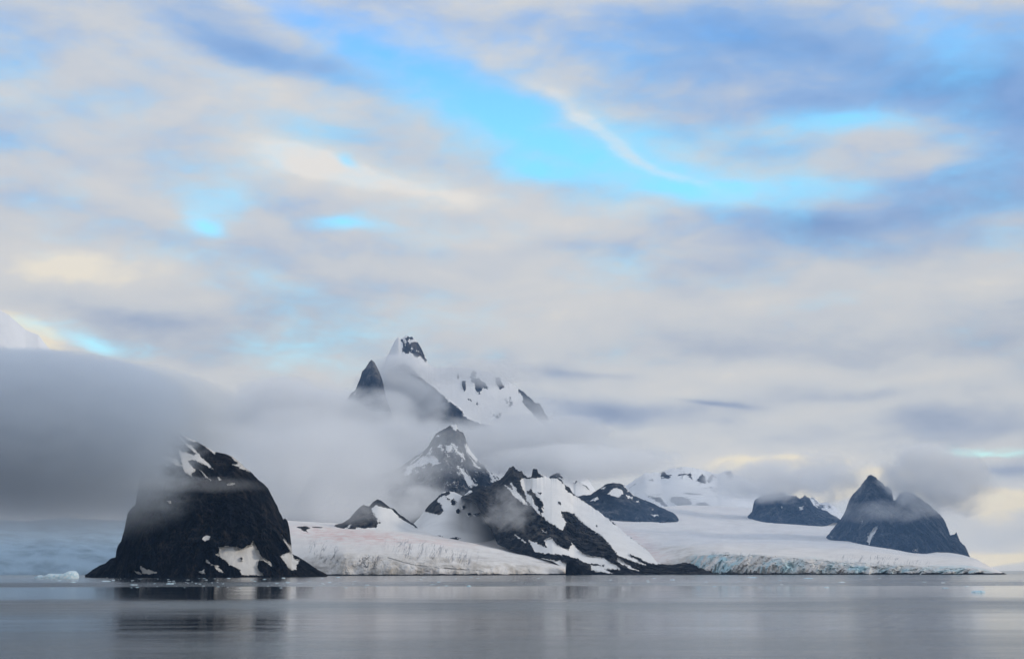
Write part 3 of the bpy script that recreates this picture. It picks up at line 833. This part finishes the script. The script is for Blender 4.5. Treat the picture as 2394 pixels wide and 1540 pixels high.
mountain('rock_spire', 'tall narrow rock spire standing out of the cloud left of the summit', M_far,
         Z2([(-420, 2050), (-250, 1700), (-60, 1350), (120, 1000), (200, 790), (250, 680), (310, 605), (345, 580), (365, 530), (390, 470), (405, 410), (430, 390), (455, 350), (470, 325), (490, 306), (515, 325), (535, 360), (555, 400), (575, 450), (590, 490), (600, 530), (605, 570), (615, 610), (625, 660), (650, 720), (690, 830), (740, 1000), (900, 1400), (1050, 1700), (1200, 2050)]),
         Z2([(-420, 2060), (1200, 2060)]), 6350, 5900, relief=0.7, spur=0.06, jag=0.5, feature=10, back=400, step=0.5, stretch=4, blur=3)
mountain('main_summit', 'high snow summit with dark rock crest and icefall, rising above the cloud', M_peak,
         Z2([(-100, 2050), (120, 1600), (300, 1200), (380, 1000), (450, 760), (520, 560), (600, 350), (650, 240), (680, 180), (705, 130), (735, 100), (760, 115), (790, 100), (810, 90), (835, 98), (860, 95), (890, 120), (915, 150), (940, 190), (960, 230), (980, 270), (1000, 310), (1006, 345), (1060, 375), (1160, 380), (1280, 375), (1400, 380), (1480, 398), (1600, 430),
             (1680, 470), (1760, 520), (1820, 565), (1880, 600), (1920, 640), (1960, 670), (1990, 700), (2025, 700), (2045, 740), (2070, 790), (2100, 830), (2120, 880), (2150, 920), (2190, 980), (2260, 1080), (2340, 1200), (2600, 1600), (2800, 2050)]),
         Z2([(-100, 2060), (2800, 2060)]), 6900, 6200,
         rock=[Z2(p) for p in [[(755, 118), (775, 125), (792, 170), (770, 152)], [(790, 105), (827, 98), (815, 137)], [(848, 150), (880, 138), (918, 150), (945, 190), (965, 240), (985, 275), (965, 277), (940, 237), (910, 222), (880, 202), (853, 182)], [(808, 170), (840, 178), (852, 217), (828, 217)],
                               [(848, 230), (890, 233), (920, 228), (960, 258), (990, 300), (1008, 342), (980, 327), (950, 292), (915, 262), (890, 277)], [(738, 196), (757, 198), (750, 212)], [(833, 90), (867, 92), (877, 122), (845, 120)],
                               [(1318, 500), (1350, 503), (1357, 560), (1340, 592), (1318, 560)], [(1430, 500), (1470, 468), (1500, 500), (1532, 508), (1547, 562), (1500, 562), (1482, 612), (1450, 602), (1428, 540)], [(1618, 468), (1672, 478), (1672, 510), (1724, 552), (1660, 572), (1640, 542), (1622, 522)],
                               [(1815, 555), (1880, 592), (1920, 632), (1960, 662), (1990, 690), (2030, 692), (2055, 740), (2080, 790), (2110, 830), (2130, 880), (2200, 980), (2360, 1200), (2160, 1010), (2085, 930), (2005, 850), (1955, 790), (1905, 740), (1870, 685), (1860, 630)],
                               [(960, 480), (1080, 570), (1160, 640), (1240, 715), (1310, 765), (1332, 815), (1430, 870), (1600, 910), (1600, 1260), (350, 1260), (640, 400), (780, 330), (860, 380)]]],
         snowy=True, rag=0.5, relief=0.6, spur=0.14, jag=0.8, feature=14, back=900, step=0.5, prof=1.15)
mountain('snow_col', 'small white snow peak with a rock rib behind the dark ridge', M_far,
         Z4([(180, 250), (230, 180), (290, 150), (340, 170), (380, 200), (450, 250), (470, 220), (510, 240), (560, 270), (590, 305), (640, 345), (760, 400)]),
         Z4([(180, 420), (760, 420)]), 4300, 4000, rock=[Z4([(180, 300), (230, 160), (300, 140), (350, 180), (365, 240), (330, 260)]), Z4([(500, 228), (560, 268), (600, 308), (560, 292), (530, 262)]), Z4([(440, 245), (468, 218), (480, 230), (455, 252)])],
         snowy=True, relief=0.4, spur=0.1, feature=12, back=400)
mountain('far_snow_ridge', 'distant snow ridge with dark rock ribs and a small knob, behind the glacier basin', M_peak,
         Z4([(700, 380), (820, 250), (930, 270), (1000, 220), (1100, 150), (1200, 150), (1240, 145), (1265, 138), (1330, 110), (1430, 95), (1530, 105), (1640, 130), (1720, 155), (1760, 165), (1810, 138), (1880, 133), (1900, 165), (1930, 185), (2010, 200), (2100, 260), (2250, 330), (2400, 380)]),
         Z4([(700, 500), (1100, 520), (1600, 540), (2000, 560), (2400, 560)]), 6200, 5000,
         rock=[Z4(p) for p in [[(1240, 150), (1270, 143), (1332, 190), (1310, 202), (1260, 188), (1240, 212)], [(1478, 170), (1512, 148), (1542, 232)], [(1558, 230), (1620, 150), (1642, 180), (1662, 252), (1600, 242)], [(1658, 215), (1690, 178), (1722, 153), (1702, 222), (1680, 252)],
                               [(1808, 140), (1882, 135), (1902, 170), (1918, 187), (1880, 217), (1850, 182), (1830, 157)], [(1108, 343), (1140, 368), (1190, 373), (1240, 378), (1272, 420), (1312, 450), (1290, 467), (1240, 432), (1180, 402)],
                               [(1318, 388), (1360, 368), (1440, 373), (1500, 398), (1532, 440), (1490, 467), (1420, 462), (1380, 442), (1330, 412)], [(1568, 492), (1568, 428), (1640, 418), (1702, 440), (1640, 462), (1620, 497)], [(1425, 175), (1445, 180), (1440, 200)], [(1965, 232), (1982, 230), (1980, 252), (1968, 252)]]],
         snowy=True, rag=0.3, edge=2.4, relief=0.6, spur=0.12, jag=0.9, feature=13, back=900, step=0.55)
mountain('far_snow_peak', 'distant snowy peak showing between the two dark right-hand mountains', M_peak,
         Z5([(440, 320), (500, 285), (530, 273), (570, 300), (640, 330), (740, 320), (800, 368), (850, 358), (900, 390), (935, 412), (1000, 470), (1080, 560)]),
         Z5([(440, 620), (1080, 620)]), 7200, 6800, rock=[Z5([(800, 385), (830, 380), (815, 400)]), Z5([(860, 375), (885, 392), (870, 405)])], snowy=True, relief=0.6, spur=0.1, feature=12, back=700)
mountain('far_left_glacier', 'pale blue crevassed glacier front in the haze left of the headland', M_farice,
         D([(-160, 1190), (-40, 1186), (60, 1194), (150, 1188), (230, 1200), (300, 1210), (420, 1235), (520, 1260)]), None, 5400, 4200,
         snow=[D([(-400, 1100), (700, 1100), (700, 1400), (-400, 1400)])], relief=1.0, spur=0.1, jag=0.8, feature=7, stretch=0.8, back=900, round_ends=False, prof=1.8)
mountain('sunlit_peak', 'bright sunlit snow peak above the grey cloud at the left edge', M_snow,
         D([(-700, 1340), (-420, 1000), (-200, 720), (-60, 690), (20, 735), (60, 770), (90, 782), (110, 808), (128, 828), (180, 900), (240, 1000), (330, 1150), (480, 1340)]), None, 5600, 5000, snowy=True,
         relief=0.7, spur=0.2, feature=16, back=1200, jag=0.15, step=0.8, blur=0)

# ------------------------------------------------------------------ floating ice
def ice_mat():
    m, t, out = new_mat('floating_ice')
    geo = t.node('ShaderNodeNewGeometry')
    n = t.noise(geo.outputs['Position'], 0.35, 5, 0.6)
    col = t.colramp(n, [(0.35, (0.42, 0.66, 0.78)), (0.55, (0.70, 0.82, 0.88)), (0.75, (0.85, 0.88, 0.90))])
    bs = t.node('ShaderNodeBsdfPrincipled')
    t.l.new(col, bs.inputs['Base Color'])
    bs.inputs['Roughness'].default_value = 0.4
    bs.inputs['Specular IOR Level'].default_value = 0.3
    bp = t.node('ShaderNodeBump'); bp.inputs['Distance'].default_value = 0.3; bp.inputs['Strength'].default_value = 0.6
    t.l.new(n, bp.inputs['Height']); t.l.new(bp.outputs[0], bs.inputs['Normal'])
    t.l.new(bs.outputs[0], out.inputs[0])
    return m


M_float = ice_mat()


def ice_lump(name, seed, profile=None, nu=26, nv=14, L=1.0, Wd=0.6, Hh=0.35, rough=0.3):
    """an irregular block of ice, its lower part under water; profile gives the height along its length"""
    u = np.linspace(-1, 1, nu); v = np.linspace(0, 2 * math.pi, nv, endpoint=False)
    U, V = np.meshgrid(u, v, indexing='ij')
    hgt = np.interp(U, *zip(*profile)) if profile else np.clip(1 - U ** 2, 0, 1) ** 0.6 * (0.65 + 0.5 * fbm(np.stack([U * 1.7, U * 0, U * 0 + seed], -1), 3))
    wid = np.clip(1 - np.abs(U) ** 3, 0.02, 1) ** 0.5
    c, s = np.cos(V), np.sin(V)
    sq = lambda a: np.sign(a) * np.abs(a) ** 0.6
    X = U * L; Y = sq(c) * Wd * wid; Zz = np.where(s > 0, sq(s) * Hh * hgt, sq(s) * Hh * 0.7 * wid)
    p = np.stack([X, Y, Zz], -1)
    n = fbm(p / (L * 0.35) + seed * 3.3, 4, 0.6)
    p = p * (1 + rough * n)[..., None] + 0.0
    verts = [tuple(a) for a in p.reshape(-1, 3)]
    faces = []
    for i in range(nu - 1):
        for j in range(nv):
            faces.append((i * nv + j, (i + 1) * nv + j, (i + 1) * nv + (j + 1) % nv, i * nv + (j + 1) % nv))
    faces.append(tuple(range(nv))); faces.append(tuple((nu - 1) * nv + j for j in reversed(range(nv))))
    me = bpy.data.meshes.new(name); me.from_pydata(verts, [], faces)
    bm = bmesh.new(); bm.from_mesh(me); bmesh.ops.recalc_face_normals(bm, faces=bm.faces); bm.to_mesh(me); bm.free()
    me.materials.append(M_float)
    return me


def on_water(px, py):
    hx, hy, s = rays(px, py)
    d = -CAM_Z / s
    return float(hx * d), float(hy * d), float(d)


def float_ice(name, mesh, px, py, width_px, label, group=None, hs=1.0, rz=0.0, d=None):
    if d is None:
        x, y, d = on_water(px, py)
    else:
        hx, hy, s = rays(px, py); x, y = float(hx * d), float(hy * d)
    o = bpy.data.objects.new(name, mesh); COL.objects.link(o)
    k = width_px * d / FPX / 2
    o.location = (x, y, 0); o.scale = (k, k, k * hs); o.rotation_euler = (0, 0, rz)
    return tag(o, label, 'iceberg' if name == 'iceberg' else 'ice', None, group)


berg = ice_lump('iceberg', 3, [(-1, .05), (-.75, .42), (-.55, .32), (-.25, .62), (.0, .6), (.35, .6), (.62, .95), (.82, .9), (.95, .5), (1, .1)], 60, 26, 1.0, 0.4, 0.36, 0.12)
bx = Z6([(515, 591)])[0]
float_ice('iceberg', berg, bx[0], bx[1], 41, 'largest pale blue iceberg, left of the dark headland', d=1450)

random.seed(5)
lumps = [ice_lump('ice_chunk', 11 + i, None, 14, 10, 1.0, random.uniform(.45, .75), random.uniform(.28, .5), 0.35) for i in range(7)]
# larger pieces that can be told apart
big = [(Z6([(1550, 660)])[0], 7.5, 'white ice floe before the headland, largest of the bits on its dark reflection'),
       (D([(2287, 1383)])[0], 13, 'low pale blue floe at far right, nearest of the ice on that side'),
       (D([(1096, 1369)])[0], 5.0, 'small pale ice lump below the cliffed snow lobe, nearest in the middle'),
       (D([(1758, 1349)])[0], 11, 'flat thin floe in front of the blue ice cliff'),
       (D([(1890, 1351)])[0], 10, 'flat thin floe right of the blue ice cliff, close to the shore'),
       (D([(1968, 1360)])[0], 7, 'bluish ice lump before the middle of the right-hand glacier'),
       (D([(2205, 1361)])[0], 5, 'bluish ice lump before the right end of the glacier'),
       (D([(2210, 1373)])[0], 7, 'flat white floe just nearer than a bluish lump on the right'),
       (Z6([(970, 634)])[0], 8, 'flat white floe left of the headland reflection'),
       (Z6([(668, 645)])[0], 5, 'small white floe nearer than the largest iceberg')]
for i, ((bx_, by_), w_, lab) in enumerate(big):
    float_ice('ice_floe', lumps[i % 7], bx_, by_, w_, lab, hs=0.55 if 'flat' in lab else 0.9, rz=random.uniform(-.5, .5))
zones = [(D([(300, 1348), (680, 1374)]), 62, 'small white ice fragment floating on the dark reflection below the headland', 'ice fragments below the headland', 2.2),
         (D([(90, 1349), (300, 1376)]), 14, 'small ice fragment floating left of the headland reflection', 'ice fragments at the left', 2.2),
         (D([(680, 1347), (1130, 1374)]), 40, 'small ice fragment floating below the left glacier lobes', 'ice fragments below the left glacier', 2.6),
         (D([(1130, 1347), (1560, 1366)]), 22, 'small ice fragment floating below the dark ridge', 'ice fragments below the dark ridge', 2.2),
         (D([(1560, 1350), (2340, 1372)]), 22, 'small ice fragment floating below the right glacier', 'ice fragments below the right glacier', 3.0)]
for (a, b), n, lab, grp, w_ in zones:
    for i in range(n):
        fx = random.uniform(a[0], b[0]); fy = a[1] + (b[1] - a[1]) * random.random() ** 1.2
        float_ice('ice_fragment', random.choice(lumps), fx, fy, w_ * random.uniform(.45, 1.7) ** 1.3, lab, grp, hs=random.uniform(.4, 1.0), rz=random.uniform(0, 3.1))

# ------------------------------------------------------------------ mist and low cloud
def fog_mat(name, density, nsize, thresh, soft, flat, col, seed, amp, vgrad, rim, xfade=None):
    """density falls off from the middle and is torn by billows of nsize metres, flattened by the factor flat"""
    m, t, out = new_mat(name)
    tcn = t.node('ShaderNodeTexCoord')
    geo = t.node('ShaderNodeNewGeometry')
    oc = tcn.outputs['Object']
    q = t.vmath('DOT_PRODUCT', oc, oc, out='Value')
    shape = t.ramp(q, 1.0, 0.0, False)                      # 1 in the middle, 0 at the hull
    n = t.noise(t.mapping(geo.outputs['Position'], loc=(seed * 3.7, seed * 1.3, seed), scale=(1 / nsize, 1 / nsize, flat / nsize)), 1.0, 6, 0.58, 0.35)
    k = t.math('MULTIPLY_ADD', t.sub(n, 0.5), amp, shape)
    den = t.mul(t.ramp(k, thresh, thresh + soft), density)
    den = t.mul(den, t.ramp(q, 1.0, rim))
    if vgrad:                                               # thins out downwards
        so = t.node('ShaderNodeSeparateXYZ'); t.l.new(oc, so.inputs[0])
        den = t.mul(den, t.ramp(so.outputs[2], *vgrad))
    if xfade:                                               # frays out towards its right-hand end
        sx = t.node('ShaderNodeSeparateXYZ'); t.l.new(oc, sx.inputs[0])
        xx = t.math('MULTIPLY_ADD', t.sub(n, 0.5), 0.7, sx.outputs[0])
        den = t.mul(den, t.math('POWER', t.ramp(xx, xfade[0], xfade[1]), 2.0))
    vol = t.node('ShaderNodeVolumePrincipled')
    vol.inputs['Color'].default_value = (*col, 1)
    t.l.new(den, vol.inputs['Density'])
    t.l.new(vol.outputs[0], out.inputs['Volume'])
    return m


def fog_hull():
    bm = bmesh.new()
    bmesh.ops.create_icosphere(bm, subdivisions=3, radius=1.0)
    return bm


FOG_N = [0]


def fog(label, x, y, rx, ry, d, depth, density, thresh=0.25, soft=0.7, nsize=90, flat=1.8, amp=2.2, col=(0.985, 0.987, 0.99), ang=0.0, vgrad=None, rim=0.7, xfade=None, name='low_cloud'):
    """bank of cloud: middle at disp pixel x, y at distance d; half-sizes rx, ry as seen, depth in metres"""
    FOG_N[0] += 1
    p = at(x * K, y * K, d)
    mp = d / FPX * K
    bm = fog_hull()
    me = bpy.data.meshes.new(name); bm.to_mesh(me); bm.free()
    me.materials.append(fog_mat(name, density, nsize * mp, thresh, soft, flat, col, FOG_N[0], amp, vgrad, rim, xfade))
    o = bpy.data.objects.new(name, me); COL.objects.link(o)
    o.location = [float(c) for c in p]; o.scale = (rx * mp, depth, ry * mp)
    az_ = math.atan2(p[0], p[1])
    o.rotation_euler = (0, R(ang), -az_)
    return tag(o, label, 'cloud', 'stuff')


fog('thick grey cloud bank hiding the left side of the headland', 80, 1050, 470, 222, 1640, 210, 0.032, 0.0, 0.14, 55, 2.2, 0.42, (0.83, 0.885, 0.95), ang=1, vgrad=(-0.98, 0.85), rim=0.985, xfade=(0.80, 0.50))
fog('grey outer skirt of the cloud bank over the headland top', 350, 960, 310, 110, 2150, 150, 0.020, 0.05, 0.3, 110, 2.8, 0.7, (0.90, 0.93, 0.96), ang=9, xfade=(1.0, 0.1))
fog('thin flat mist ribbon across the middle of the headland', 440, 1130, 260, 24, 1530, 40, 0.005, 0.2, 0.9, 90, 2.0, 1.6)
fog('dim mist hanging low before the far left glacier', 60, 1190, 430, 110, 3400, 400, 0.0030, 0.0, 0.7, 160, 2.0, 1.0, (0.80, 0.86, 0.93), vgrad=(-0.9, 0.3))
fog('pale mist bank filling the gap right of the headland', 720, 1110, 360, 200, 3950, 450, 0.0062, 0.12, 0.9, 140, 1.8, 2.0)
fog('pale mist at the foot of the pyramid peak', 900, 1185, 300, 62, 4050, 220, 0.0075, 0.25, 0.8, 80, 1.6, 2.6)
fog('long flat cloud bank between the pyramid peak and the summit', 1000, 1040, 620, 75, 5300, 450, 0.007, 0.15, 0.8, 150, 2.4, 2.0)
fog('cloud lapping the foot of the rock spire', 700, 965, 330, 92, 5550, 300, 0.011, 0.12, 0.8, 120, 2.0, 2.0)
fog('cloud wrapping the left side of the summit', 935, 930, 135, 125, 6480, 110, 0.022, 0.15, 0.7, 75, 1.3, 2.2)
fog('thin cloud veil across the summit face', 1130, 872, 190, 40, 6350, 250, 0.0045, 0.2, 0.8, 80, 2.0, 2.2)
fog('thin veil over the right foot of the summit', 1220, 965, 150, 60, 5950, 220, 0.0035, 0.15, 0.8, 80, 1.6, 2.0)
fog('flat cloud across the foot of the summit right shoulder', 1270, 1005, 200, 46, 5950, 200, 0.008, 0.15, 0.7, 80, 2.0, 2.2)
fog('grey cloud roof over the snow col', 1350, 1082, 290, 48, 4400, 320, 0.010, 0.15, 0.7, 110, 2.2, 2.2)
fog('white mist resting in the glacier basin', 1660, 1165, 240, 48, 4750, 350, 0.0022, 0.15, 0.8, 100, 1.8, 2.4)
fog('thin blue mist in front of the right-hand mountains', 1950, 1230, 760, 170, 2720, 260, 0.00035, 0.0, 0.6, 400, 1.5, 0.4, (0.34, 0.60, 1.0))
fog('thin mist veil over the top of the pyramid peak', 1030, 1060, 170, 80, 4080, 130, 0.0032, 0.2, 0.8, 70, 1.4, 2.6)
fog('ragged mist patch in front of the dark ridge', 1190, 1190, 85, 70, 2560, 80, 0.008, 0.35, 0.9, 36, 1.0, 3.6)
fog('thin mist over the small pointed peak', 800, 1190, 140, 55, 2760, 100, 0.005, 0.3, 0.9, 70, 1.3, 2.4)
fog('grey cloud capping the low right crag', 1800, 1120, 190, 62, 4050, 220, 0.015, 0.3, 0.7, 70, 1.6, 3.0)
fog('grey cloud draped over the right shoulder of the twin peak', 2190, 1118, 155, 92, 3130, 150, 0.024, 0.28, 0.7, 75, 1.3, 3.2, ang=14)
fog('grey cloud left of the twin peak top', 1940, 1112, 100, 80, 3180, 120, 0.018, 0.32, 0.8, 60, 1.2, 3.0)
fog('thin mist streak across the twin peak', 2080, 1195, 200, 34, 2880, 50, 0.006, 0.3, 0.9, 70, 2.0, 2.6)

# ------------------------------------------------------------------ haze
def build_haze():
    m, t, out = new_mat('haze')
    vol = t.node('ShaderNodeVolumePrincipled')
    vol.inputs['Color'].default_value = (0.36, 0.60, 1.0, 1)
    vol.inputs['Density'].default_value = 3.2e-5
    t.l.new(vol.outputs[0], out.inputs['Volume'])
    bm = bmesh.new()
    bmesh.ops.create_cube(bm, size=1.0)
    me = bpy.data.meshes.new('haze'); bm.to_mesh(me); bm.free()
    me.materials.append(m)
    o = bpy.data.objects.new('haze', me); COL.objects.link(o)
    o.scale = (26000, 13000, 2400); o.location = (0, 5200, 1200 - 25)
    tag(o, 'thin bluish haze filling the air over the sea', 'haze', 'stuff')


build_haze()
